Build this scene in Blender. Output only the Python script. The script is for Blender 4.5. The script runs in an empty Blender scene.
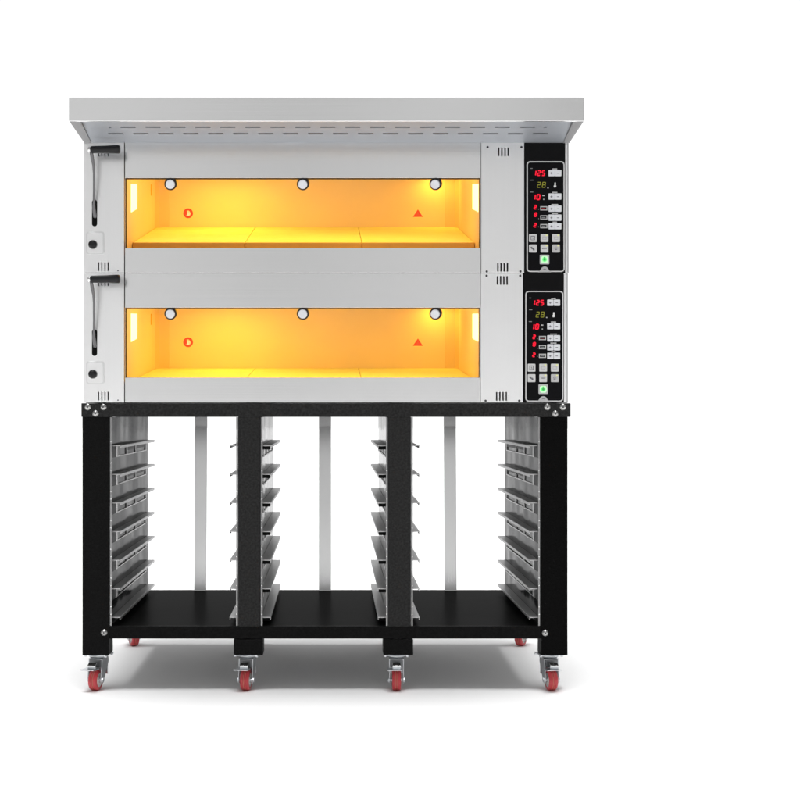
import bpy, bmesh, math, random
from mathutils import Vector, Matrix
random.seed(4)
C = bpy.context.scene.collection
PX = 0.003                 # metres per photograph pixel in the plane of the oven front
D = 4.2                    # camera distance from the oven front (plane y = 0)
VX, VY = 333.0, 410.0      # eye point of the photograph
ZC = 0.845                 # camera height

def fx(px, Y=0.0): return (px - VX) * PX * (D + Y) / D
def fz(py, Y=0.0): return ZC + (VY - py) * PX * (D + Y) / D
def P(px, py, Y=0.0): return Vector((fx(px, Y), Y, fz(py, Y)))

# ------------------------------------------------------------------ materials
def newmat(name):
    m = bpy.data.materials.new(name); m.use_nodes = True
    return m, m.node_tree, m.node_tree.nodes['Principled BSDF']

def simple(name, col, rough=0.5, metal=0.0, spec=0.5, emit=None, es=0.0, vary=0.06, bump=0.0, bscale=300.0, scale=9.0, coat=0.0):
    m, t, b = newmat(name); N, L = t.nodes, t.links
    b.inputs['Roughness'].default_value = rough
    b.inputs['Metallic'].default_value = metal
    b.inputs['Specular IOR Level'].default_value = spec
    b.inputs['Coat Weight'].default_value = coat
    tc = N.new('ShaderNodeTexCoord')
    nz = N.new('ShaderNodeTexNoise'); nz.inputs['Scale'].default_value = scale; nz.inputs['Detail'].default_value = 4
    L.new(tc.outputs['Object'], nz.inputs['Vector'])
    mx = N.new('ShaderNodeMix'); mx.data_type = 'RGBA'
    mx.inputs[6].default_value = [c * (1 - vary) for c in col] + [1]
    mx.inputs[7].default_value = [min(1, c * (1 + vary)) for c in col] + [1]
    L.new(nz.outputs['Fac'], mx.inputs[0]); L.new(mx.outputs[2], b.inputs['Base Color'])
    if emit:
        b.inputs['Emission Color'].default_value = list(emit) + [1]
        b.inputs['Emission Strength'].default_value = es
    if bump:
        n2 = N.new('ShaderNodeTexNoise'); n2.inputs['Scale'].default_value = bscale; n2.inputs['Detail'].default_value = 3
        L.new(tc.outputs['Object'], n2.inputs['Vector'])
        bp = N.new('ShaderNodeBump'); bp.inputs['Strength'].default_value = bump; bp.inputs['Distance'].default_value = 0.002
        L.new(n2.outputs['Fac'], bp.inputs['Height']); L.new(bp.outputs['Normal'], b.inputs['Normal'])
    return m

def brushed(name, col, rough=0.36, axis='x', vary=0.03, wave=0.0, tint=1.0, metal=1.0, spec=0.5):
    """stainless sheet: grain stretched along one axis, broad tonal drift, optional buckling"""
    m, t, b = newmat(name); N, L = t.nodes, t.links
    b.inputs['Metallic'].default_value = metal; b.inputs['Specular IOR Level'].default_value = spec
    b.inputs['Specular Tint'].default_value = (tint, tint, tint, 1)
    tc = N.new('ShaderNodeTexCoord')
    mp = N.new('ShaderNodeMapping')
    mp.inputs['Scale'].default_value = {'x': (1.2, 300, 420), 'z': (420, 300, 1.2), 'y': (420, 1.2, 420)}[axis]
    L.new(tc.outputs['Object'], mp.inputs['Vector'])
    g = N.new('ShaderNodeTexNoise'); g.inputs['Scale'].default_value = 1.0; g.inputs['Detail'].default_value = 3
    L.new(mp.outputs['Vector'], g.inputs['Vector'])
    d = N.new('ShaderNodeTexNoise'); d.inputs['Scale'].default_value = 2.3; d.inputs['Detail'].default_value = 2
    L.new(tc.outputs['Object'], d.inputs['Vector'])
    ad = N.new('ShaderNodeMath'); ad.operation = 'ADD'
    L.new(g.outputs['Fac'], ad.inputs[0]); L.new(d.outputs['Fac'], ad.inputs[1])
    mr = N.new('ShaderNodeMapRange')
    mr.inputs[1].default_value = 0.6; mr.inputs[2].default_value = 1.4
    mr.inputs[3].default_value = 1 - vary; mr.inputs[4].default_value = 1 + vary
    L.new(ad.outputs[0], mr.inputs[0])
    vm = N.new('ShaderNodeVectorMath'); vm.operation = 'SCALE'; vm.inputs[0].default_value = col
    L.new(mr.outputs[0], vm.inputs['Scale']); L.new(vm.outputs[0], b.inputs['Base Color'])
    m2 = N.new('ShaderNodeMapRange'); m2.inputs[3].default_value = rough - 0.05; m2.inputs[4].default_value = rough + 0.05
    L.new(g.outputs['Fac'], m2.inputs[0]); L.new(m2.outputs[0], b.inputs['Roughness'])
    bp = N.new('ShaderNodeBump'); bp.inputs['Strength'].default_value = 0.0 if wave else 0.025; bp.inputs['Distance'].default_value = 0.001
    L.new(g.outputs['Fac'], bp.inputs['Height'])
    last = bp
    if wave:
        mw = N.new('ShaderNodeMapping'); mw.inputs['Scale'].default_value = (4, 2.4, 2.4)
        L.new(tc.outputs['Object'], mw.inputs['Vector'])
        w = N.new('ShaderNodeTexNoise'); w.inputs['Scale'].default_value = 1.6; w.inputs['Detail'].default_value = 1.5
        L.new(mw.outputs['Vector'], w.inputs['Vector'])
        b2 = N.new('ShaderNodeBump'); b2.inputs['Strength'].default_value = wave; b2.inputs['Distance'].default_value = 0.02
        L.new(w.outputs['Fac'], b2.inputs['Height']); L.new(bp.outputs['Normal'], b2.inputs['Normal']); last = b2
    L.new(last.outputs['Normal'], b.inputs['Normal'])
    return m

STEEL = brushed('brushed_stainless', (0.82, 0.82, 0.82), 0.21, 'x', 0.018)
STEEL_V = brushed('brushed_stainless_upright', (0.91, 0.91, 0.91), 0.33, 'z', 0.02)
STEEL_HOOD = brushed('hood_stainless', (0.82, 0.82, 0.82), 0.21, 'x', 0.018)
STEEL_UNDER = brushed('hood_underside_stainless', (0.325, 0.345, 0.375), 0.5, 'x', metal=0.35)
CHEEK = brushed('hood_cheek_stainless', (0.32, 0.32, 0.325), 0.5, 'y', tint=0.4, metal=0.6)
SHEET = brushed('bright_sheet', (0.165, 0.168, 0.174), 0.11, 'z', 0.015, wave=0.4, tint=0.2, metal=0.88, spec=0.05)
RAIL = brushed('rail_aluminium', (0.55, 0.55, 0.55), 0.36, 'y', 0.12, tint=0.7, metal=0.62)
FLANGE = brushed('lining_edge', (0.3, 0.3, 0.3), 0.35, 'z', 0.08)
ZINC = simple('zinc_plate', (0.62, 0.64, 0.66), 0.3, 1.0, vary=0.08, scale=40)
CHROME = simple('chrome', (0.8, 0.8, 0.8), 0.16, 1.0, vary=0.02)
BOLT = simple('bolt_steel', (0.5, 0.5, 0.49), 0.3, 1.0, vary=0.05, scale=60)
GREYBAR = brushed('grey_upright_steel', (0.74, 0.74, 0.74), 0.2, 'z', 0.01)
GREYSHADED = brushed('grey_upright_shaded', (0.4, 0.4, 0.4), 0.25, 'z', 0.02)  # top of the uprights darkened in colour for the frame's shadow
def powder(n, v): return simple(n, (v, v, v), 0.5, 0.0, 0.05, vary=0.85, bump=1.0, bscale=220, scale=170)
POWDER = powder('black_powder_coat', 0.0055)
POWDER_LIT = powder('lit_black_powder_coat', 0.024)  # same coat, lightened in colour where the middle of the stand catches light
POWDER_SHADED = powder('shaded_black_powder_coat', 0.0018)  # same coat, darkened in colour for the shaded right post
SHELFBLACK = simple('black_shelf_paint', (0.006, 0.006, 0.006), 0.3, 0.0, 0.0007, vary=0.3, bump=0.08, bscale=60, scale=12)
BLACK = simple('black_void', (0.006, 0.006, 0.006), 0.8, 0.0, 0.05)
DARKGAP = simple('dark_seam', (0.02, 0.02, 0.02), 0.8, 0.0, 0.05)
PLASTIC = simple('black_grip_plastic', (0.010, 0.010, 0.011), 0.36, 0.0, 0.28, bump=0.05, bscale=500)
PANEL = simple('black_panel', (0.006, 0.006, 0.0065), 0.35, 0.0, 0.06)
MEMBRANE = simple('black_membrane', (0.005, 0.005, 0.006), 0.3, 0.0, 0.06)
LINE = simple('silver_line', (0.6, 0.6, 0.6), 0.45, 0.0, 0.3)
WKEY = simple('white_key', (0.72, 0.73, 0.76), 0.45, 0.0, 0.4, vary=0.03)
GKEY = simple('grey_key', (0.50, 0.50, 0.50), 0.45, 0.0, 0.4, vary=0.05, scale=200)
KMARK = simple('key_print', (0.13, 0.13, 0.15), 0.5)
LTXT = simple('light_print', (0.5, 0.5, 0.5), 0.5)
WTXT = simple('white_print', (0.8, 0.8, 0.8), 0.5)
YLED = simple('yellow_led', (0.75, 0.75, 0.25), 0.4, emit=(0.9, 0.9, 0.25), es=0.12)
RED = simple('red_led', (0.25, 0.0, 0.01), 0.4, 0, 0.2, emit=(1.0, 0.012, 0.035), es=0.95)
OLIVE = simple('olive_led', (0.06, 0.06, 0.01), 0.4, 0, 0.2, emit=(0.30, 0.29, 0.03), es=0.75)
GREEN = simple('green_led', (0.1, 0.5, 0.15), 0.4, 0, 0.2, emit=(0.12, 0.95, 0.2), es=0.6)
GREENHALO = simple('green_glow_ring', (0.5, 0.8, 0.5), 0.4, 0, 0.2, emit=(0.55, 1.0, 0.55), es=0.35)
BADGE = simple('badge_grey', (0.46, 0.46, 0.46), 0.4, 0.3, 0.4)
WARNRED = simple('warning_red_glow', (0.75, 0.06, 0.01), 0.5, 0, 0.2, emit=(1.0, 0.05, 0.005), es=0.35)  # glow put into the print's colour; the mark is no lamp
WARNCREAM = simple('warning_cream_glow', (0.8, 0.6, 0.25), 0.5, 0, 0.2, emit=(1.0, 0.55, 0.15), es=0.45)  # emission painted into the mark, like the red around it
KNOBWHITE = simple('knob_cap', (0.74, 0.75, 0.78), 0.4, 0.0, 0.5, vary=0.05, scale=120, emit=(0.8, 0.8, 0.85), es=0.0)
TYRE = simple('red_polyurethane', (0.57, 0.055, 0.065), 0.36, 0, 0.45, vary=0.15, scale=60, bump=0.05)
TREAD = simple('tyre_moulding_line', (0.55, 0.25, 0.16), 0.5, 0, 0.3)
HUB = simple('white_hub', (0.72, 0.70, 0.68), 0.45, 0, 0.4)
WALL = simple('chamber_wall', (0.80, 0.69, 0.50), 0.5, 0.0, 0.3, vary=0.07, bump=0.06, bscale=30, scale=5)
WALLCORNER = simple('chamber_corner_shaded', (0.72, 0.57, 0.36), 0.55, 0.0, 0.3, vary=0.07, scale=5)  # wall colour darkened, corner shade put into the material
STONE = simple('hearth_stone', (0.78, 0.86, 0.5), 0.7, 0.0, 0.25, vary=0.08, bump=0.12, bscale=160, scale=25)
STONEEDGE = simple('hearth_stone_edge', (0.78, 0.46, 0.12), 0.8, 0.0, 0.2, vary=0.45, scale=2.2)
LAMP = simple('lamp_lens', (0.9, 0.85, 0.6), 0.3, 0, 0.3, emit=(1.0, 0.86, 0.5), es=1.5)
INSUL = simple('oven_casing', (0.3, 0.3, 0.3), 0.6, 0.4)

def make_glass():
    m, t, b = newmat('door_glass'); N, L = t.nodes, t.links
    N.remove(b)
    out = N['Material Output']
    tr = N.new('ShaderNodeBsdfTransparent'); tr.inputs[0].default_value = (0.97, 0.97, 0.96, 1)
    gl = N.new('ShaderNodeBsdfGlossy'); gl.inputs['Roughness'].default_value = 0.03; gl.inputs[0].default_value = (1, 1, 1, 1)
    lw = N.new('ShaderNodeLayerWeight'); lw.inputs['Blend'].default_value = 0.12
    mul = N.new('ShaderNodeMath'); mul.operation = 'MULTIPLY'; mul.inputs[1].default_value = 0.35
    L.new(lw.outputs['Fresnel'], mul.inputs[0])
    mx = N.new('ShaderNodeMixShader')
    L.new(mul.outputs[0], mx.inputs[0]); L.new(tr.outputs[0], mx.inputs[1]); L.new(gl.outputs[0], mx.inputs[2])
    L.new(mx.outputs[0], out.inputs['Surface'])
    return m
GLASS = make_glass()

# ------------------------------------------------------------------ mesh builder
class MB:
    def __init__(s): s.bm = bmesh.new(); s.mats = []
    def mi(s, m):
        if m not in s.mats: s.mats.append(m)
        return s.mats.index(m)
    def face(s, pts, m):
        f = s.bm.faces.new([s.bm.verts.new(p) for p in pts]); f.material_index = s.mi(m); return f
    def solid(s, rings, m, cap0=True, cap1=True, smooth=False, closed=True):
        """skin a list of vertex rings"""
        i = s.mi(m); V = [[s.bm.verts.new(p) for p in r] for r in rings]; n = len(V[0]); F = []
        for a, b in zip(V, V[1:]):
            for k in range(n if closed else n - 1):
                f = s.bm.faces.new((a[k], a[(k + 1) % n], b[(k + 1) % n], b[k])); f.smooth = smooth; F.append(f)
        if cap0: F.append(s.bm.faces.new(V[0][::-1]))
        if cap1: F.append(s.bm.faces.new(V[-1]))
        for f in F: f.material_index = i
        bmesh.ops.recalc_face_normals(s.bm, faces=F)
    def box(s, x0, x1, y0, y1, z0, z1, m):
        s.solid([[(x0, y0, z0), (x1, y0, z0), (x1, y0, z1), (x0, y0, z1)],
                 [(x0, y1, z0), (x1, y1, z0), (x1, y1, z1), (x0, y1, z1)]], m)
    def pbox(s, a, b, c, d, y0, y1, m):            # pixel rectangle a..b x c..d read in the plane y0
        s.box(fx(a, y0), fx(b, y0), y0, y1, fz(d, y0), fz(c, y0), m)
    def prism(s, pts, y0, y1, m):                  # xz polygon pushed along y
        s.solid([[(x, y0, z) for x, z in pts], [(x, y1, z) for x, z in pts]], m)
    def prismx(s, pts, x0, x1, m):                 # yz polygon pushed along x
        s.solid([[(x0, y, z) for y, z in pts], [(x1, y, z) for y, z in pts]], m)
    def rings(s, c, axis, prof, m, n=24, cap0=True, cap1=True, smooth=True):
        """lathe: prof = [(distance along axis, radius)]"""
        a = Vector(axis).normalized(); u = a.orthogonal().normalized(); v = a.cross(u); c = Vector(c)
        R = [[c + a * d + (u * math.cos(t) + v * math.sin(t)) * r for t in [2 * math.pi * k / n for k in range(n)]] for d, r in prof]
        s.solid(R, m, cap0, cap1, smooth)
    def cyl(s, p, q, r0, m, r1=None, n=20):
        p, q = Vector(p), Vector(q); s.rings(p, q - p, [(0, r0), ((q - p).length, r0 if r1 is None else r1)], m, n)
    def tube(s, pts, rad, m, n=10, flat=1.0):
        pts = [Vector(p) for p in pts]; R = []
        for i, p in enumerate(pts):
            t = (pts[min(i + 1, len(pts) - 1)] - pts[max(i - 1, 0)]).normalized()
            u = Vector((1, 0, 0)); u = (u - t * u.dot(t)).normalized(); v = t.cross(u); r = rad[i] if isinstance(rad, list) else rad
            R.append([p + u * math.cos(a) * r + v * math.sin(a) * r * flat for a in [2 * math.pi * k / n for k in range(n)]])
        s.solid(R, m, smooth=True)
    def sheet(s, x0, x1, z0, z1, holes, y0, y1, m, tf=None):
        """flat sheet with true rectangular cut-outs, x/z coordinates, y0 front, y1 back"""
        X = sorted({x0, x1, *[v for h in holes for v in h[:2]]}); Z = sorted({z0, z1, *[v for h in holes for v in h[2:]]})
        tf = tf or (lambda x, y, z: (x, y, z)); i = s.mi(m); cache = {}
        def V(a, b, y):
            k = (a, b, y)
            if k not in cache: cache[k] = s.bm.verts.new(tf(X[a], y, Z[b]))
            return cache[k]
        def full(a, b):
            if a < 0 or b < 0 or a >= len(X) - 1 or b >= len(Z) - 1: return False
            cx, cz = (X[a] + X[a + 1]) / 2, (Z[b] + Z[b + 1]) / 2
            return not any(h[0] < cx < h[1] and h[2] < cz < h[3] for h in holes)
        F = []
        for a in range(len(X) - 1):
            for b in range(len(Z) - 1):
                if not full(a, b): continue
                F.append(s.bm.faces.new((V(a, b, y0), V(a + 1, b, y0), V(a + 1, b + 1, y0), V(a, b + 1, y0))))
                F.append(s.bm.faces.new((V(a, b + 1, y1), V(a + 1, b + 1, y1), V(a + 1, b, y1), V(a, b, y1))))
                for (da, db, p, q) in ((-1, 0, (a, b), (a, b + 1)), (1, 0, (a + 1, b), (a + 1, b + 1)), (0, -1, (a, b), (a + 1, b)), (0, 1, (a, b + 1), (a + 1, b + 1))):
                    if not full(a + da, b + db):
                        F.append(s.bm.faces.new((V(*p, y0), V(*q, y0), V(*q, y1), V(*p, y1))))
        for f in F: f.material_index = i
        bmesh.ops.recalc_face_normals(s.bm, faces=F)
    def build(s, name, parent=None, bevel=0.0, seg=2, world=None):
        off = world if world is not None else (root_of(parent).location if parent else Vector())
        for v in s.bm.verts: v.co -= off
        me = bpy.data.meshes.new(name); s.bm.to_mesh(me); s.bm.free()
        for m in s.mats: me.materials.append(m)
        o = bpy.data.objects.new(name, me); C.objects.link(o)
        if parent: o.parent = parent
        if bevel:
            md = o.modifiers.new('bevel', 'BEVEL'); md.width = bevel; md.segments = seg
            md.limit_method = 'ANGLE'; md.angle_limit = math.radians(50); md.harden_normals = False
        return o

def root_of(o):
    while o.parent: o = o.parent
    return o
def thing(name, loc, label, cat, group=None):
    o = bpy.data.objects.new(name, None); C.objects.link(o); o.location = loc
    o['label'] = label; o['category'] = cat
    if group: o['group'] = group
    return o
def rrect(x0, x1, z0, z1, r, n=5):
    pts = []
    for cx, cz, a in ((x1 - r, z1 - r, 0), (x0 + r, z1 - r, 90), (x0 + r, z0 + r, 180), (x1 - r, z0 + r, 270)):
        for k in range(n + 1):
            t = math.radians(a + 90 * k / n); pts.append((cx + r * math.cos(t), cz + r * math.sin(t)))
    return pts
def prr(a, b, c, d, r, n=5): return rrect(fx(a), fx(b), fz(d), fz(c), r * PX, n)

# ------------------------------------------------------------------ seven-segment figures
SEG = {'0': 'abcdef', '1': 'bc', '2': 'abged', '5': 'afgcd', '8': 'abcdefg'}
def digit(mb, ch, x, y, w, h, t, m, yf, slant=0.12):
    """figure in pixel units, x,y = top left"""
    def bar(x0, y0, x1, y1):
        pts = [(x0, y0), (x1, y0), (x1, y1), (x0, y1)]
        mb.prism([(fx(px + (y + h - py) * slant), fz(py)) for px, py in pts], yf, yf + 0.001, m)
    e = t * 0.55; hh = h / 2
    R = {'a': (x + e, y, x + w - e, y + t), 'd': (x + e, y + h - t, x + w - e, y + h), 'g': (x + e, y + hh - t / 2, x + w - e, y + hh + t / 2),
         'f': (x, y + e, x + t, y + hh - .12), 'b': (x + w - t, y + e, x + w, y + hh - .12),
         'e': (x, y + hh + .12, x + t, y + h - e), 'c': (x + w - t, y + hh + .12, x + w, y + h - e)}
    for k in SEG[ch]: bar(*R[k])

# ------------------------------------------------------------------ a baking deck
def make_deck(dy, dx, label, stone, top_py, ceil_px, base_py):
    """dy, dx: offset of this deck's front in pixels against the upper deck"""
    root = thing('deck_oven', (0, 0.43, fz(base_py)), label, 'oven', 'stacked baking decks of the oven')
    T = (142.2 if dy == 0 else 143.6 + dy); B = 273 + dy
    X0, X1 = 83.7, 569.6
    # casing behind the front
    b = MB()
    zt, zb = fz(top_py), fz(base_py)
    b.box(fx(X0) + .002, fx(X0) + .014, .026, .86, zb, zt, INSUL)
    b.box(fx(X1) - .014, fx(X1) - .002, .026, .86, zb, zt, INSUL)
    b.box(fx(X0) + .014, fx(X1) - .014, .848, .86, zb, zt, INSUL)
    b.box(fx(X0) + .014, fx(X1) - .014, .026, .848, zt - .006, zt, INSUL)
    b.box(fx(X0) + .014, fx(X1) - .014, .026, .848, zb, zb + .006, INSUL)
    # dark backing behind the seams and the vent slits
    b.box(fx(X0) + .016, fx(124.6), .028, .034, fz(B - 1), fz(T + 1), DARKGAP)
    b.box(fx(480.6), fx(X1) - .016, .028, .034, fz(B - 1), fz(T + 1), DARKGAP)
    b.build('casing', root)
    # bright right edge of the casing
    e = MB()
    e.prism([(fx(565.2 + dx), fz(B - .4)), (fx(567.6 + dx * .6), fz(B - .4)), (fx(567.6 + dx * .6), fz(T)), (fx(565.2 + dx), fz(T))], 0.0, 0.02, STEEL_V)
    e.solid([[(fx(567.6 + dx * .6), 0.0005, fz(B - .4)), (fx(569.4 + dx * .6), 0.016, fz(B - .4)), (fx(569.4 + dx * .6), 0.03, fz(B - .4)), (fx(567.6 + dx * .6), 0.03, fz(B - .4))],
             [(fx(567.6 + dx * .6), 0.0005, fz(T)), (fx(569.4 + dx * .6), 0.016, fz(T)), (fx(569.4 + dx * .6), 0.03, fz(T)), (fx(567.6 + dx * .6), 0.03, fz(T))]], CHEEK)
    e.build('corner_trim', root, 0.0006)
    # ---------------- chamber
    xl, xr = fx(125) - .0005, fx(480) + .0005
    zc = ZC + ceil_px * PX; z_low = fz(252 + dy); yb = .75
    c = MB()
    c.box(xl - .006, xl, .036, yb, z_low, zc, WALL)
    c.box(xr, xr + .006, .036, yb, z_low, zc, WALL)
    c.box(xl - .006, xr + .006, yb, yb + .006, z_low, zc, WALL)
    c.box(xl - .006, xr + .006, .036, yb + .006, zc, zc + .006, WALL)
    c.box(xl - .006, xr + .006, .036, yb + .006, z_low - .006, z_low, WALL)
    c.box(xl - .006, xr + .006, .030, .036, fz(177 + dy), zc, WALL)
    # rounded fillets up the two rear corners, thin slot in the left cheek
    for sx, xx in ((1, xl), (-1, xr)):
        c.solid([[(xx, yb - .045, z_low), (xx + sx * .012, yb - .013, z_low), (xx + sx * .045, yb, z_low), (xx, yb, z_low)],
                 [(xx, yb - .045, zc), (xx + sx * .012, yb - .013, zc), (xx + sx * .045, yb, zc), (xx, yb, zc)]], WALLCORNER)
    ys = .595
    c.box(xl + .0003, xl + .0012, ys, ys + .02, fz(195 + dy, ys), fz(184 + dy, ys), STONEEDGE)
    ch = c.build('chamber', root)
    # hearth: three slabs side by side
    yf, pf, ybk, pb = stone
    zf, zk = fz(pf, yf), fz(pb, ybk)
    edges = [(-207.6, -91.6), (-91.0, 29.6), (30.2, 146.6)]
    for a, z in edges:
        s = MB()
        s.solid([[(a * PX, yf + .012, zf), (z * PX, yf + .012, zf), (z * PX, yb - .002, zk), (a * PX, yb - .002, zk)],
                 [(a * PX, yf + .012, zf - .03), (z * PX, yf + .012, zf - .03), (z * PX, yb - .002, zk - .03), (a * PX, yb - .002, zk - .03)]], STONE)
        s.box(a * PX, z * PX, yf, yf + .0115, zf - .03, zf - .0008, STONEEDGE)
        s.build('hearth_stone', ch, 0.0015)
    # lit lamp lens in each cheek
    for q, xx, s_ in (([(131, 184.0), (136.8, 184.2), (136.8, 208.9), (131, 212.4)], xl, 1), ([(478.4, 184.0), (472.8, 184.2), (472.8, 208.9), (478.4, 212.0)], xr, -1)):
        l = MB(); r0, r1 = [], []
        for px, py in q:
            s = abs(xx / PX) / abs(px - VX); Y = D * (s - 1)
            z = fz(py + dy, Y); r0.append((xx - s_ * .004, Y, z)); r1.append((xx + s_ * .0012, Y, z))
        l.solid([r0, r1], LAMP); l.build('chamber_lamp', ch, 0.0008)
    # ---------------- door
    d = MB()
    d.sheet(fx(124.9), fx(480.9 + dx * .4), fz(B - .35), fz(T), [(fx(125.4), fx(480.1 + dx * .4), fz(248 + dy), fz(178 + dy))], 0.0, .022, STEEL)
    door = d.build('door', root, 0.0012)
    g = MB(); g.sheet(fx(125.41), fx(480.08 + dx * .4), fz(247.98 + dy), fz(178.02 + dy), [(fx(125.65), fx(479.9 + dx * .4), fz(247.8 + dy), fz(178.35 + dy))], .003, .0215, GASKET); g.build('gasket', door)
    g = MB(); g.box(fx(125.2), fx(480.3), .0225, .0275, fz(248.6 + dy), fz(177.2 + dy), GLASS)
    g.build('glass', door)
    for px, gx in ((170.1, 1.1), (302.6, .9), (435.0, 1.3)):
        k = MB()
        f = P(px, 184.5 + dy, -.004); back = P(px + gx, 183.5 + dy, .0215); ax = back - f
        k.rings(f, ax, [(0, 4.1 * PX), (.0014, 4.55 * PX), (.0058, 4.6 * PX)], KNOBWHITE, 28)
        k.rings(f + ax.normalized() * .006, ax, [(0, 5.75 * PX), (.002, 6.15 * PX), (ax.length - .006, 6.15 * PX)], PLASTIC, 28)
        k.build('glass_knob', door)
    w = MB(); yy = .0195                       # round hot-surface mark
    cx, cz, R0, R1 = fx(187.4), fz(212.3 + dy), 4.9 * PX, 2.9 * PX
    n = 28
    for k in range(n):
        a0, a1 = 2 * math.pi * k / n, 2 * math.pi * (k + 1) / n
        w.solid([[(cx + R1 * math.cos(a0), yy, cz + R1 * math.sin(a0)), (cx + R0 * math.cos(a0), yy, cz + R0 * math.sin(a0)),
                  (cx + R0 * math.cos(a1), yy, cz + R0 * math.sin(a1)), (cx + R1 * math.cos(a1), yy, cz + R1 * math.sin(a1))],
                 [(cx + R1 * math.cos(a0), .0222, cz + R1 * math.sin(a0)), (cx + R0 * math.cos(a0), .0222, cz + R0 * math.sin(a0)),
                  (cx + R0 * math.cos(a1), .0222, cz + R0 * math.sin(a1)), (cx + R1 * math.cos(a1), .0222, cz + R1 * math.sin(a1))]], WARNRED)
    w.prism([(cx + x * PX, cz + z * PX) for x, z in ((-1.0, -2.4), (.9, -2.4), (1.9, -.6), (1.6, 1.6), (.4, .4), (-.2, 2.0), (-1.1, .8))], yy - .0004, .0223, WARNCREAM)
    w.prism([(cx + x * PX, cz + z * PX) for x, z in ((.6, 2.9), (1.7, 1.8), (2.4, .4), (2.95, .9), (2.2, 2.3))], yy, .0222, WARNRED)
    w.prism([(cx + x * PX, cz + z * PX) for x, z in ((-3.0, -1.2), (-1.0, -2.2), (-.7, -.4), (-1.3, .4), (-.9, 1.6), (-1.6, 2.5), (-2.9, 1.2))], yy, .0222, WARNRED)
    w.build('round_warning_mark', door)
    w = MB()
    w.prism([(fx(413.4), fz(215.9 + dy)), (fx(423.2), fz(215.9 + dy)), (fx(418.3), fz(208.4 + dy))], yy, .0222, WARNRED)
    w.prism([(fx(417.9), fz(214.7 + dy)), (fx(418.7), fz(214.7 + dy)), (fx(418.7), fz(211.2 + dy)), (fx(417.9), fz(211.2 + dy))], yy - .0006, .019, simple_dark)
    w.build('triangle_warning_mark', door)
    # ---------------- left panel with latch
    vs = [98.6, 101.8, 105.0, 108.2]
    holes = [(fx(v - .55), fx(v + .55), fz(156.3 + dy), fz(147.5 + dy)) for v in vs] + [(fx(v - .6), fx(v + .6), fz(270.8 + dy), fz(262.2 + dy)) for v in vs]
    holes.append((fx(92.6), fx(96.6), fz(225 + dy), fz(201 + dy)))
    l = MB(); l.sheet(fx(X0), fx(124.1), fz(B - .35), fz(T), holes, 0.0, .02, STEEL_V)
    lp = l.build('latch_panel', root, 0.0008)
    s = MB(); s.rings(P(118, 270.6 + dy, 0.0005), (0, -1, 0), [(0, .0024), (.0014, .002)], KMARK, 10); s.build('screw', lp)
    s = MB()                                    # slot escutcheon: pressed rectangle and rounded dark slot
    s.prism(prr(89.2, 100.6, 195.5 + dy, 230 + dy, 1.5), -.0006, .0005, STEEL_V)
    s.prism(prr(92.0, 97.2, 199.8 + dy, 226.4 + dy, 2.5, 8), -.0012, -.0004, BLACK)
    s.build('lever_slot', lp)
    s = MB()
    s.prism(prr(86.4, 104.2, 231.6 + dy, 254.6 + dy, 2.4), -.0028, .0005, WPLATE)
    s.prism(prr(87.6, 103.0, 232.9 + dy, 253.3 + dy, 2.0), -.0034, -.0026, STEEL_V)
    s.build('lock_plate', lp, 0.0012, 3)
    s = MB(); s.rings(P(92.9, 244.6 + dy, -.003), (0, -1, 0), [(0, 4.3 * PX), (.007, 4.2 * PX), (.011, 3.3 * PX), (.0125, 1.6 * PX)], PLASTIC, 24)
    s.rings(P(92.9, 244.6 + dy, -.003), (0, -1, 0), [(0, 4.7 * PX), (.0015, 4.6 * PX)], BOLT, 24)
    s.build('push_knob', lp)
    # lever
    a = MB(); yh = -.062
    pts = [P(91.2, 150.2 + dy, yh), P(91.6, 154 + dy, yh + .003), P(92.4, 159 + dy, yh + .01), P(93.5, 165 + dy, yh + .016), P(94.0, 173 + dy, yh + .022),
           P(94.1, 190 + dy, yh + .034), P(93.9, 202 + dy, yh + .044), P(93.8, 208 + dy, yh + .05), P(95.0, 216 + dy, -.004), P(95.3, 220 + dy, .015)]
    a.tube(pts, [.0045, .0052, .0052, .0040, .0034, .0034, .0035, .0054, .0058, .005], LEVER, 12)
    arm = a.build('lever', root)
    h = MB(); p0, p1 = P(91.0, 149.6 + dy, yh), P(120, 149.3 + dy, yh); L = (p1 - p0).length
    h.rings(p0, p1 - p0, [(0, .0098), (.004, .0106), (L * .5, .0112), (L * .86, .0126), (L - .004, .0126), (L, .0102)], PLASTIC, 26)
    h.build('grip', arm)
    h = MB(); h.rings(P(88.0, 149.6 + dy, yh), (1, 0, 0), [(0, .006), (.0015, .0085), (.0085, .0088)], CHROME, 22); h.build('end_cap', arm)
    # ---------------- right service panel
    vr = [498.7, 501.9, 505.1, 508.3]
    if dy == 0: v0, v1 = (147.4, 156.0), (262.8, 271.4); sc = [(487.6, 147.2), (521.4, 147.2), (486.8, 271.4), (520.4, 271.4)]; sh = 0.0
    else: v0, v1 = (146.4, 155.0), (262.3, 270.9); sc = [(486.6, 146.2), (520.2, 146.2), (485.6, 271.2), (519.2, 271.2)]; sh = -1.2
    holes = [(fx(v + sh + k - .65), fx(v + sh + k + .65), fz(q[1] + dy), fz(q[0] + dy)) for v in vr for q, k in ((v0, 0.0), (v1, -.8))]
    r = MB(); r.sheet(fx(481.2 + dx * .4), fx(524.2 + dx), fz(B - .35), fz(T), holes, 0.0, .02, STEEL_V)
    rp = r.build('service_panel', root, 0.0008)
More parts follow.
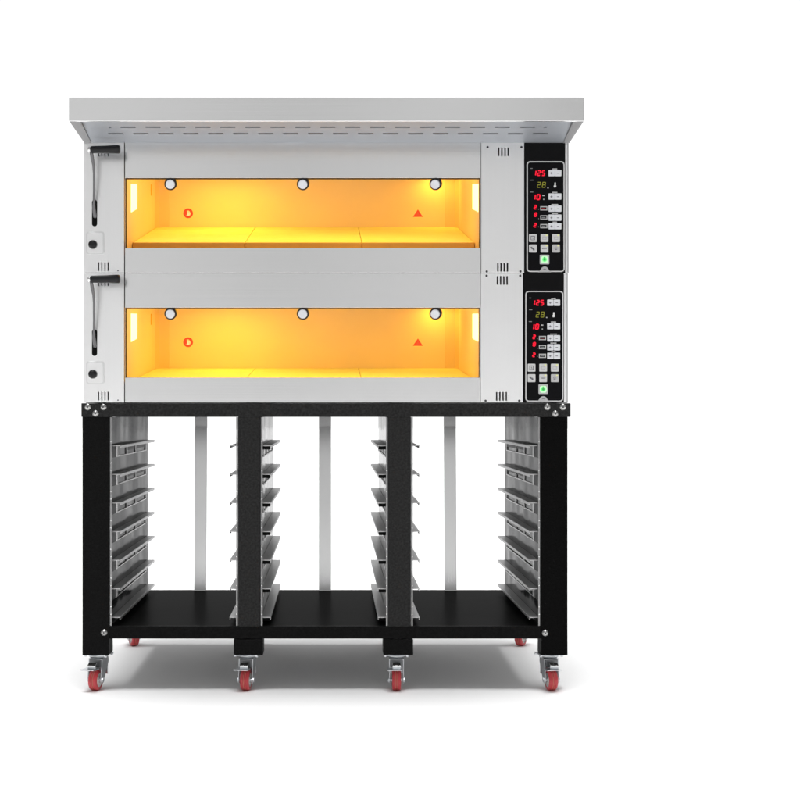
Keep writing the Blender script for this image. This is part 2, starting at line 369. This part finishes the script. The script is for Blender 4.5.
    for px, py in sc:
        s = MB(); s.rings(P(px, py + dy, .0004), (0, -1, 0), [(0, .0037), (.0014, .0035), (.0022, .0022)], SCREW, 12)
        s.box(fx(px) - .0024, fx(px) + .0024, -.0026, -.0016, fz(py + dy) - .0005, fz(py + dy) + .0005, BLACK); s.build('screw', rp)
    # ---------------- control panel
    def q(v): return v + dx
    k = MB(); k.box(fx(q(524.8)), fx(q(565.0)), 0.0, .02, fz(B - .35), fz(T), PANEL); cp = k.build('control_panel', root, 0.0008)
    k = MB()
    k.prism(prr(q(526.6), q(564.6), 161.3 + dy, 272.0 + dy, 3.4), -.0016, .0004, LINE)
    k.prism(prr(q(527.8), q(563.4), 162.5 + dy, 270.9 + dy, 2.5), -.0022, -.0012, MEMBRANE)
    k.build('membrane', cp)
    yk = -.003
    def disp(name, chars, x, y, w, h, t, m, step, sl=.12):
        z = MB()
        for i, chh in enumerate(chars): digit(z, chh, q(x + i * step), y + dy, w, h, t, m, yk, sl)
        z.build(name, cp)
    disp('temperature_display', '125', 532.4, 170.3, 3.6, 5.8, 1.15, RED, 4.4)
    disp('reading_display', '28', 536.8, 182.1, 3.4, 5.8, .62, OLIVE, 4.9)
    disp('timer_display', '10', 531.4, 194.2, 3.9, 6.0, 1.2, RED, 4.6)
    disp('level_display', '2', 533.4, 205.0, 3.2, 4.6, 1.1, RED, 4)
    disp('level_display', '8', 533.6, 212.4, 3.2, 4.6, 1.2, RED, 4)
    disp('level_display', '2', 533.2, 223.0, 3.2, 4.6, 1.1, RED, 4)
    # printed legends: short grey words, colon marks, thermometer, heater symbols
    for x0, x1, y, hh, mt in ((530.4, 532.6, 168.4, .35, LTXT2), (530.4, 533.6, 180.1, .35, LTXT2), (530.2, 533.2, 192.0, .35, LTXT2), (542.4, 544.6, 195.5, .5, LTXT), (543.2, 544.2, 199.4, .5, LTXT),
                              (547.4, 548.6, 187.9, .5, LTXT), (538.4, 539.0, 209.2, .4, LTXT2), (538.4, 539.0, 218.6, .4, LTXT2), (538.4, 539.0, 226.8, .4, LTXT2)):
        z = MB(); z.pbox(q(x0), q(x1), y + dy - hh, y + dy + hh, yk, yk + .001, mt); z.build('printed_legend', cp)
    z = MB()
    z.prism(prr(q(554.3), q(555.7), 182.6 + dy, 186.0 + dy, .6), yk, yk + .001, WTXT)
    z.prism(prr(q(553.6), q(556.1), 185.2 + dy, 187.7 + dy, 1.2), yk - .0002, yk + .001, WTXT)
    z.build('thermometer_icon', cp)
    for y in (206.4, 215.4, 224.2):
        z = MB()
        z.sheet(fx(q(540.2)), fx(q(547.2)), fz(y + 4.1 + dy), fz(y + dy), [(fx(q(541.0)), fx(q(546.4)), fz(y + 3.3 + dy), fz(y + .9 + dy))], yk, yk + .001, LTXT)
        z.pbox(q(541.8), q(545.6), y + 1.7 + dy, y + 2.5 + dy, yk, yk + .001, {206.4: REDDIM, 215.4: LTXT2, 224.2: LTXT2}[y])
        z.build('heater_symbol', cp)
    for y, bw in ((170.0, 4.6), (193.5, 5.0), (205.6, 6.6), (214.6, 6.0), (223.2, 4.2)):
        z = MB(); z.pbox(q(554.8 - bw / 2), q(554.8 + bw / 2), y - 1.6 + dy, y - .6 + dy, yk + .0005, yk + .0015, LTXT); z.build('key_legend', cp)
        for i, x in enumerate((548.4, 555.0)):
            z = MB(); z.prism(prr(q(x), q(x + 6.3), y + dy, y + 6.3 + dy, .7), yk, yk + .0018, WKEY)
            cxx, cy = q(x + 3.1), y + 3.2 + dy
            z.pbox(cxx - 1.1, cxx + 1.1, cy - .32, cy + .32, yk - .0006, yk + .0002, KMARK)
            if i == 0: z.pbox(cxx - .32, cxx + .32, cy - 1.1, cy + 1.1, yk - .0009, yk + .0002, KMARK)
            z.build('plus_key' if i == 0 else 'minus_key', cp)
    for r_, y in enumerate((234.2, 244.6)):
        for c_, x in enumerate((528.9, 540.5, 552.1)):
            z = MB(); z.prism(prr(q(x), q(x + 7.7), y + dy, y + 7.9 + dy, .8), yk, yk + .0018, GKEY if (r_ and c_ == 2) else WKEY2)
            cxx, cy = q(x + 3.8), y + 4.0 + dy
            def bar(a, b, c2, d2, m=KMARK): z.pbox(cxx + a, cxx + b, cy + c2, cy + d2, yk - .0007, yk + .0002, m)
            if (r_, c_) == (0, 0):
                z.sheet(fx(cxx - 2.1), fx(cxx + 2.1), fz(cy + 2.1), fz(cy - 2.1), [(fx(cxx - 1.5), fx(cxx + 1.5), fz(cy + 1.5), fz(cy - 1.5))], yk - .0007, yk + .0002, KMARK); bar(-.2, .3, -.9, .5); bar(.3, 1.1, .1, .5)
            elif r_ == 0:
                z.sheet(fx(cxx - 1.9), fx(cxx + 1.9), fz(cy + 1.6), fz(cy - 1.4), [(fx(cxx - 1.5), fx(cxx + 1.5), fz(cy + 1.2), fz(cy - 1.0))], yk - .0007, yk + .0002, KMARK2)
            elif c_ == 0:
                bar(-1.9, -.3, -1.7, -.2); bar(.2, 1.9, .3, 1.8); bar(-1.2, 1.2, -.4, .5)
            elif c_ == 1:
                for u in (-2.2, -1.0, .2, 1.4): bar(u, u + .85, -.45, .45)
            else:
                z.rings((fx(cxx), yk + .0002, fz(cy)), (0, -1, 0), [(0, 2.0 * PX), (.0008, 1.9 * PX)], KMARK2, 16); bar(-1.0, 1.0, .4, 1.2); bar(-1.1, -.5, -.9, -.2); bar(.5, 1.1, -.9, -.2)
            if not (c_ == 0): z.pbox(q(x + 5.4), q(x + 7.0), y + .6 + dy, y + 1.7 + dy, yk - .0006, yk + .0002, YLED)
            z.build('function_key', cp)
    z = MB(); z.prism(prr(q(539.7), q(549.1), 254.8 + dy, 264.3 + dy, .9), yk, yk + .0018, GKEY)
    z.prism(prr(q(541.0), q(547.8), 256.2 + dy, 263.0 + dy, 2.0), yk - .0006, yk + .0002, GREENHALO)
    z.rings((fx(q(544.4)), yk - .0004, fz(259.6 + dy)), (0, -1, 0), [(0, 2.3 * PX), (.0006, 2.2 * PX)], GREEN, 20)
    z.rings((fx(q(544.4)), yk - .0009, fz(259.7 + dy)), (0, -1, 0), [(0, 1.2 * PX), (.0005, 1.1 * PX)], GREENDARK, 16)
    z.pbox(q(544.0), q(544.8), 256.9 + dy, 259.2 + dy, yk - .0019, yk - .0008, GREENDARK)
    z.build('power_key', cp)
    z = MB()                                    # domed badge on the lower edge of the outline
    arc = [(q(538.2), 272.3), (q(550.8), 272.3), (q(549.6), 270.9)] + [(q(544.5) + 4.2 * math.cos(t), 271.2 - 4.6 * math.sin(t)) for t in [math.radians(v) for v in range(22, 160, 12)]] + [(q(539.4), 270.9)]
    z.prism([(fx(a_), fz(b_ + dy)) for a_, b_ in arc], -.0036, -.0008, BADGE)
    z.prism([(fx(q(544.5 + a_)), fz(b_ + dy)) for a_, b_ in ((-2.0, 269.8), (-1.3, 269.2), (0, 268.7), (1.3, 269.2), (2.0, 269.8), (1.0, 269.7), (0, 269.4), (-1.0, 269.7))], -.0042, -.0032, KMARK)
    z.build('badge', cp, 0.0005)
    return root

simple_dark = simple('warning_print_glow', (0.35, 0.05, 0.01), 0.5, 0, 0.2, emit=(0.9, 0.16, 0.03), es=0.5)  # print with its own painted glow, no light source
WPLATE = brushed('plate_edge', (0.78, 0.78, 0.78), 0.3, 'z')
LEVER = simple('lever_steel', (0.15, 0.15, 0.155), 0.38, 1.0, vary=0.08, scale=40)
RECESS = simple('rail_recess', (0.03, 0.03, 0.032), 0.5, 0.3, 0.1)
BRAKE = simple('brake_block', (0.16, 0.165, 0.17), 0.4, 0.8, vary=0.1, scale=40)
GASKET = simple('dark_gasket', (0.05, 0.03, 0.012), 0.7, 0.0, 0.1)
BOUNCE_GREY = simple('bounce_plate_grey', (0.36, 0.36, 0.36), 0.6, 0.0, 0.3)  # grey of the added bounce plate below the shelf
SCREW = simple('screw_head', (0.09, 0.09, 0.095), 0.4, 0.6)
LTXT2 = simple('dim_print', (0.22, 0.23, 0.23), 0.5)
KMARK2 = simple('pale_key_print', (0.42, 0.42, 0.43), 0.5)
WKEY2 = simple('pale_key', (0.62, 0.62, 0.62), 0.45, vary=0.05, scale=150)
REDDIM = simple('dim_red', (0.1, 0.0, 0.0), 0.4, emit=(0.35, 0.01, 0.02), es=0.5)
GREENDARK = simple('green_symbol', (0.03, 0.2, 0.05), 0.4, emit=(0.05, 0.45, 0.08), es=0.5)

make_deck(0, 0, 'upper glowing steel baking deck under the hood, slab front edge showing in its window', (.147, 242.2, .75, 227.2), 128.5, 279.0, 273)
# lower hearth: plane through (Y .37, py 376) and (Y .75, py 368)
make_deck(129.6, -1.3, 'lower glowing steel baking deck resting on the black stand, beneath the other deck', (.11, 380.4, .75, 368.2), 273.35, 127.0, 402.8)

# ------------------------------------------------------------------ hood
def make_hood():
    root = thing('extractor_hood', (0, .3, fz(128.3)), 'wide stainless steel hood with a slotted underside projecting over the top deck', 'hood')
    yl = -.245
    xl, xr = fx(69, yl), fx(584, yl)
    zt, zl = fz(97.4, yl), fz(121.2, yl)
    m = MB()
    zback = fz(143.2)
    # lip: front sheet with a small return, two cheeks, top, rear box over the deck
    m.box(xl, xr, yl, yl + .003, zl, zt, STEEL_HOOD)
    m.box(xl + .003, xr - .003, yl + .003, yl + .012, zl + .0008, zl + .0035, STEEL_HOOD)
    m.box(xl, xr, yl + .003, .86, zt - .003, zt - .0004, STEEL_HOOD)
    m.box(xl + .002, xr - .002, .03, .86, fz(128.2), zt - .004, INSUL)
    m.build('hood_shell', root, 0.0012)
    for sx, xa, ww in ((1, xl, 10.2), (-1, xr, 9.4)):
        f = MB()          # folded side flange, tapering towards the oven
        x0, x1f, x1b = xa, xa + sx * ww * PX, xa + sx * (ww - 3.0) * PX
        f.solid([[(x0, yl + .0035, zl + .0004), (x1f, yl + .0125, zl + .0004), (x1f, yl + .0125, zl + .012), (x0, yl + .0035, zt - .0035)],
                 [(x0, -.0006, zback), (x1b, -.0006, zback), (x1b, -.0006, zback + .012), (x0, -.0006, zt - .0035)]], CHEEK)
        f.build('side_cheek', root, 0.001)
    # slotted underside, set a little above the flanges
    ya, yb_, za, zb_ = yl + .0125, -.001, zl + .0095, zback + .0012
    L = math.hypot(yb_ - ya, zb_ - za)
    def depth(py):
        lo, hi = 0.0, 1.0
        for _ in range(40):
            t = (lo + hi) / 2; Y = ya + (yb_ - ya) * t; z = za + (zb_ - za) * t
            if fz(py, Y) < z: lo = t
            else: hi = t
        return (lo + hi) / 2
    holes = []
    for py, starts in ((127.3, [(108.6, 2.4)] + [(120.4 + 24.97 * k, 15) for k in range(17)] + [(544.2, 2.6)]), (133.8, [(108.4 + 24.97 * k, 15) for k in range(18)])):
        t = depth(py); Y = ya + (yb_ - ya) * t
        for s, w in starts: holes.append((fx(s, Y), fx(s + w, Y), (t - .027) * L, (t + .027) * L))
    u = MB()
    dy_, dz_ = (yb_ - ya) / L, (zb_ - za) / L
    def tf(x, y, z): return (x, ya + dy_ * z - dz_ * y, za + dz_ * z + dy_ * y)
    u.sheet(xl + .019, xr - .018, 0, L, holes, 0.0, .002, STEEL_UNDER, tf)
    u.box(xl + .05, xr - .05, ya + .02, yb_ - .003, zback + .035, zback + .04, DARKGAP)
    u.build('slotted_underside', root)
make_hood()

# ------------------------------------------------------------------ stand
def bolt(p, parent, r=.0087):
    b = MB()
    b.rings(p, (0, -1, 0), [(-.002, r * 1.06), (.0012, r * 1.06), (.0012, r), (.003, r * .93), (.0052, r * .66), (.006, r * .42)], BOLT, 24)
    b.rings(Vector(p) + Vector((0, -.0062, 0)), (0, -1, 0), [(-.0012, r * .36), (.0002, r * .36)], SCREW, 6, smooth=False)
    b.build('bolt', parent)

def make_stand():
    root = thing('oven_stand', (0, .43, 0), 'black steel stand on red castors, three bays lined with tray rails', 'oven stand')
    yR = .86
    zt, zr = fz(403.2), fz(416.9); zfoot = fz(655.2); zs = fz(626.6)
    def part(name, rects, m=POWDER, bev=.0018, par=None):
        b = MB()
        for r in rects: b.box(*r, m)
        return b.build(name, par or root, bev)
    # top frame
    part('top_frame', [(fx(81.4), fx(570.6), -.0015, .038, zr, zt)], POWDER_LIT)
    part('top_frame', [(fx(82), fx(570), yR - .038, yR, zr, zt)])
    part('top_frame', [(fx(82), fx(92), .0385, yR - .0385, zr, zt)])
    part('top_frame', [(fx(560), fx(570), .0385, yR - .0385, zr, zt)])
    # corner posts, front and rear
    for a, b_ in ((82.4, 108.8), (541.4, 567.6)):
        part('corner_post', [(fx(a), fx(b_), .0, .078, zfoot, zr)], POWDER_SHADED if a > 300 else POWDER, .0007)
        part('corner_post', [(fx(a), fx(b_), yR - .078, yR, zfoot, zr - .0004)])
    for a, b_ in ((238.2, 260.0), (388.4, 410.8)):
        part('middle_post', [(fx(a), fx(b_), .0005, .05, zs + .0004, zr)], POWDER_LIT, .0006)
        part('middle_post', [(fx(a), fx(b_), yR - .05, yR, zs + .0004, zr - .0004)])
    for a, b_ in ((233.6, 263.0), (383.4, 413.2)):
        part('foot', [(fx(a), fx(b_), .001, .078, zfoot, fz(639.6))])
        part('foot', [(fx(a), fx(b_), yR - .078, yR, zfoot, fz(639.6))])
    # bottom shelf with folded front edge
    part('bottom_shelf', [(fx(109.0), fx(541.2), .0165, yR - .002, zs - .006, zs)], SHELFBLACK, .001)
    part('added_bounce_plate', [(fx(109.6), fx(540.6), .04, yR - .04, zs - .0075, zs - .0062)], BOUNCE_GREY, 0)  # unseen plate added to bounce light into the floor shadow
    part('bottom_rail', [(fx(109.0), fx(541.2), .003, .016, fz(638.9), zs + .0006)], POWDER, .0025)
    part('bottom_rail', [(fx(109.0), fx(541.2), yR - .03, yR - .0165, fz(638.9), zs - .007)], POWDER, .002)
    for px in (87.8, 103.4): bolt(P(px, 407.0, -.002), root)
    bolt(P(95.6, 413.4, -.002), root)
    for px in (547.4, 563.0): bolt(P(px, 407.0, -.002), root)
    bolt(P(555.3, 413.6, -.002), root)
    bolt(P(104.0, 632.6, -.0005), root); bolt(P(545.2, 633.0, -.0005), root)
    # three light grey uprights across the back
    for px in (200.9, 325.0, 450.0):
        b = MB(); x = fx(px, yR - .02); w = 6.1 * PX * 1.19
        y1 = yR - .014; lean = .033; z1 = fz(426.6, yR - .02); z0 = zs + .0005
        b.solid([[(x - w, y1 - lean, z0), (x + w, y1 - lean, z0), (x + w, y1, z1), (x - w, y1, z1)], [(x - w, y1 - lean + .008, z0), (x + w, y1 - lean + .008, z0), (x + w, y1 + .008, z1), (x - w, y1 + .008, z1)]], GREYBAR)
        b.box(x - w, x + w, y1 + .001, y1 + .008, z1 + .0002, zr - .0005, GREYSHADED)
        b.build('rear_upright', root, .001)
    # linings and rails
    front0, pitch = 445.4, 28.62
    zrail = [fz(front0 + pitch * k, .03) for k in range(7)]
    sides = [(109.6, 1, 9.2, True), (237.6, -1, 8.8, False), (260.8, 1, 9.6, False), (387.8, -1, 9.6, False), (411.4, 1, 8.8, False), (540.4, -1, 9.6, True)]
    for px, s, w, outer in sides:
        x = fx(px)
        b = MB()
        b.box(min(x, x - s * .0015), max(x, x - s * .0015), .012, .87, zs + .0008, zr - .0008, SHEET)
        # turned front edge with punched bright holes
        b.box(min(x + s * .0002, x + s * .005), max(x + s * .0002, x + s * .005), .008, .0115, zs + .0008, zr - .0008, FLANGE)
        lining = b.build('side_lining', root, .0004)
        c = MB()
        for k in range(7):
            for dz in (.012, -.052):
                z = zrail[k] + dz
                if z < zs + .01: continue
                c.rings((x + s * .0028, .008, z), (0, -1, 0), [(0, .0022), (.0012, .0016)], CHROME, 10)
        c.build('rivet_row', lining)
        for k in range(7):
            z = zrail[k]; t = .0022; xi = x + s * w * PX; r = MB()
            # top leaf with turned-down lip, and the wall flange in windows
            r.solid([[(x + s * .0004, .03, z), (xi, .03, z), (xi, .845, z), (x + s * .0004, .845, z)],
                     [(x + s * .0004, .03, z - t), (xi, .03, z - t), (xi, .845, z - t), (x + s * .0004, .845, z - t)]], RAIL)
            xa, xb = sorted((xi - s * .0022, xi - s * .0004))
            r.box(xa, xb, .031, .845, z - .0085, z - t - .0002, RAIL)
            xa, xb = sorted((x + s * .0006, x + s * .0034))
            hl = .038 if k < 6 else .02
            r.box(xa, xb, .13, .80, z - hl, z - hl + .0035, RAIL)
            for y in (.13, .33, .53, .79): r.box(xa, xb, y, y + .012, z - hl + .0036, z - t - .0002, RAIL)
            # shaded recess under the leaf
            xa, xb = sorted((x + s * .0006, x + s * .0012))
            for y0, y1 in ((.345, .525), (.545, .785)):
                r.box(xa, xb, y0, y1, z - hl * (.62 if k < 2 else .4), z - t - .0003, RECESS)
            if px in (260.8, 387.8):
                xa, xb = sorted((x + s * .0016, xi - s * .003))
                r.box(xa, xb, .036, .10, z - .0125, z - t - .0004, BLACK)
            elif outer:
                xa, xb = sorted((x + s * .0006, x + s * .0014))
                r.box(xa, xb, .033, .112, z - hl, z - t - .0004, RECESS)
                xa, xb = sorted((x + s * .0006, x + s * .004))
                r.box(xa, xb, .1125, .1165, z - hl, z - t - .0004, CHROME)
            r.build('tray_rail', root, .0005)
    # castors
    def tyre_mesh():
        t = MB(); hw = .0133; R = .031
        prof = [(-hw, R * .66), (-hw, R * .86), (-hw * .86, R * .95), (-hw * .55, R * .995), (-.0035, R), (-.0030, R * .972), (-.0018, R * .972), (-.0012, R), (.0012, R), (.0018, R * .972), (.0030, R * .972), (.0035, R),
                (hw * .55, R * .995), (hw * .86, R * .95), (hw, R * .86), (hw, R * .66)]
        t.rings((0, 0, 0), (1, 0, 0), prof, TYRE, 40, False, False)
        t.rings((0, 0, 0), (1, 0, 0), [(-.0030, R * .9735), (-.0018, R * .9735)], TREAD, 40, False, False)
        t.rings((0, 0, 0), (1, 0, 0), [(.0018, R * .9735), (.0030, R * .9735)], TREAD, 40, False, False)
        return t
    def rim_mesh():
        t = MB(); hw = .0125; R = .0206
        t.rings((0, 0, 0), (1, 0, 0), [(-hw, R * .45), (-hw * .8, R * .5), (-hw * .75, R * .85), (-hw, R * .9), (-hw, R), (hw, R), (hw, R * .9), (hw * .75, R * .85), (hw * .8, R * .5), (hw, R * .45)], HUB, 32)
        t.rings((0, 0, 0), (1, 0, 0), [(-.0245, .0052), (-.0245, .0055), (.0245, .0055), (.0245, .0052)], ZINC, 12)
        return t
    def fork_mesh(H):
        """origin on the wheel axle; H = height of the mounting plate above it; swivel axis at y = +.018"""
        t = MB(); so = .022
        t.box(-.036, .036, so - .031, so + .031, H - .0035, H, ZINC)
        for ax in (-.033, .033):
            for ay in (-.024, .024): t.rings((ax, so + ay, H - .0035), (0, 0, -1), [(0, .005), (.005, .0045)], ZINC, 6, smooth=False)
        t.rings((0, so, H - .0036), (0, 0, -1), [(0, .030), (.004, .031), (.009, .026), (.010, .02)], ZINC, 28)
        t.box(-.0215, .0215, so - .024, so + .024, H - .0165, H - .0138, ZINC)
        t.box(-.0185, .0185, -.006, so + .018, .0385, H - .0166, BRAKE)
        t.box(-.0215, .0215, so + .0185, so + .021, .012, H - .0166, ZINC)
        for sx in (-1, 1):
            pts = [(so - .024, H - .0138), (so + .024, H - .0138), (so + .026, H - .028), (.010, -.006), (.004, -.0095), (-.004, -.0095), (-.009, -.004), (-.010, .006), (so - .026, H - .034)]
            t.prismx(pts, sx * .0206 - .0014, sx * .0206 + .0014, ZINC)
            t.rings((sx * .0205, 0, 0), (sx, 0, 0), [(.001, .0075), (.005, .0075), (.0055, .005)], ZINC, 6, smooth=False)
        return t
    def pedal_mesh(H):
        t = MB()
        t.box(-.0275, .0155, -.043, -.0065, .0345, .0378, ZINC)
        t.prismx([(-.043, .0345), (-.052, .0372), (-.052, .0402), (-.043, .0378)], -.0275, .0155, ZINC)
        t.box(-.0125, .0125, -.031, -.027, .0379, .050, ZINC)
        t.prismx([(-.034, .0455), (-.020, .053), (-.020, .056), (-.034, .0485)], -.0125, .0125, CHROME)
        return t
    zw = .031; H = zfoot - .0003 - zw
    proto = {}
    spots = [(94.4, .023, -14, 1), (245.6, .023, -9, 1), (396.8, .023, -1, 1), (552.4, .023, 9, 1),
             (95, yR - .04, 24, 0), (239, yR - .04, 10, 0), (403, yR - .04, -8, 0), (557.5, yR - .04, -30, 0)]
    for i, (px, Y, yaw, front) in enumerate(spots):
        a = math.radians(yaw)
        R = Matrix.Rotation(a, 4, 'Z')
        loc = Vector((fx(px), Y, zw)) - root.location
        if i == 0:
            f = fork_mesh(H).build('castor', root, .0007, world=Vector())
            ty = tyre_mesh().build('tyre', f, world=Vector()); ri = rim_mesh().build('wheel_rim', f, .0004, world=Vector()); pe = pedal_mesh(H).build('brake_pedal', f, .0006, world=Vector())
            proto = (f, ty, ri, pe)
        else:
            f = proto[0].copy(); C.objects.link(f); f.parent = root
            for o in (proto[1:] if front else proto[1:3]):
                c = o.copy(); C.objects.link(c); c.parent = f
        f.location = loc; f.rotation_euler = (0, 0, a)
make_stand()

# ------------------------------------------------------------------ floor
f = MB(); f.face([(-40, -12, 0), (40, -12, 0), (40, 60, 0), (-40, 60, 0)], simple('white_studio_floor', (0.86, 0.86, 0.86), 0.8, 0, 0.1, vary=0.005))
fl = f.build('floor'); fl['kind'] = 'structure'

# ------------------------------------------------------------------ lamps
def area(name, loc, size, sy, energy, col, rot=(0, 0, 0)):
    l = bpy.data.lights.new(name, 'AREA'); l.shape = 'RECTANGLE'; l.size = size; l.size_y = sy; l.energy = energy; l.color = col
    o = bpy.data.objects.new(name, l); C.objects.link(o); o.location = loc; o.rotation_euler = rot
    return o
WARM = (1.0, 0.465, 0.035)
for dy, ceil_px, k in ((0, 279, 1.0), (129.6, 127, 1.0)):
    z = ZC + ceil_px * PX - .012
    area('chamber_light', (fx(226, .58), .58, z), .24, .12, .95 * k, WARM)
    area('chamber_light', (fx(302), .21, z), .9, .14, 2.6 * k, WARM)
    area('chamber_light', (fx(435, .69), .69, z), .07, .05, .3 * k, WARM)

w = bpy.data.worlds.new('World'); bpy.context.scene.world = w; w.use_nodes = True
N, L = w.node_tree.nodes, w.node_tree.links
bg = N['Background']
tc = N.new('ShaderNodeTexCoord'); sx = N.new('ShaderNodeSeparateXYZ'); L.new(tc.outputs['Generated'], sx.inputs[0])
# white cyclorama behind, slightly dimmer studio with soft vertical tonal drift in front
mr = N.new('ShaderNodeMapRange'); mr.interpolation_type = 'SMOOTHSTEP'
mr.inputs[1].default_value = .65; mr.inputs[2].default_value = .92
L.new(sx.outputs['Y'], mr.inputs[0])
m2 = N.new('ShaderNodeMapRange'); m2.inputs[1].default_value = -.5; m2.inputs[2].default_value = .5
L.new(sx.outputs['X'], m2.inputs[0])
cr = N.new('ShaderNodeValToRGB'); L.new(m2.outputs[0], cr.inputs[0]); cr.color_ramp.interpolation = 'EASE'
st = [(-.5, .3), (-.17, .76), (-.025, .52), (.095, .76), (.2, .48), (.5, .3)]
while len(cr.color_ramp.elements) < len(st): cr.color_ramp.elements.new(.5)
for e, (p, v) in zip(cr.color_ramp.elements, st): e.position = p + .5; e.color = (v, v, v, 1)
mx = N.new('ShaderNodeMix'); mx.data_type = 'FLOAT'
L.new(mr.outputs[0], mx.inputs[0]); L.new(cr.outputs[0], mx.inputs[2]); mx.inputs[3].default_value = 1.06
# bright overhead cap added to the world to whiten floor and shape its shadow
cap = N.new('ShaderNodeMapRange'); cap.interpolation_type = 'SMOOTHSTEP'
dt = N.new('ShaderNodeVectorMath'); dt.operation = 'DOT_PRODUCT'; dt.inputs[1].default_value = Vector((0, -.11, 1)).normalized()
L.new(tc.outputs['Generated'], dt.inputs[0])
cap.inputs[1].default_value = .95; cap.inputs[2].default_value = .99; cap.inputs[4].default_value = 21.0
L.new(dt.outputs['Value'], cap.inputs[0])
sm = N.new('ShaderNodeMath'); sm.operation = 'ADD'; L.new(mx.outputs[0], sm.inputs[0]); L.new(cap.outputs[0], sm.inputs[1])
bg.inputs['Color'].default_value = (1, 1, 1, 1)
L.new(sm.outputs[0], bg.inputs['Strength'])

# ------------------------------------------------------------------ camera
cd = bpy.data.cameras.new('camera'); cam = bpy.data.objects.new('camera', cd); C.objects.link(cam)
cam.location = (0, -D, ZC); cam.rotation_euler = (math.radians(90), 0, 0)
cd.sensor_width = 36; cd.lens = 36 * D / (800 * PX)
cd.shift_x = (400 - VX) / 800; cd.shift_y = (VY - 400) / 800
cd.clip_end = 500
sc = bpy.context.scene; sc.camera = cam
sc.view_settings.view_transform = 'Standard'; sc.view_settings.look = 'None'; sc.view_settings.exposure = 0
sc.render.engine = 'CYCLES'; sc.cycles.max_bounces = 10; sc.cycles.diffuse_bounces = 6; sc.cycles.transparent_max_bounces = 12
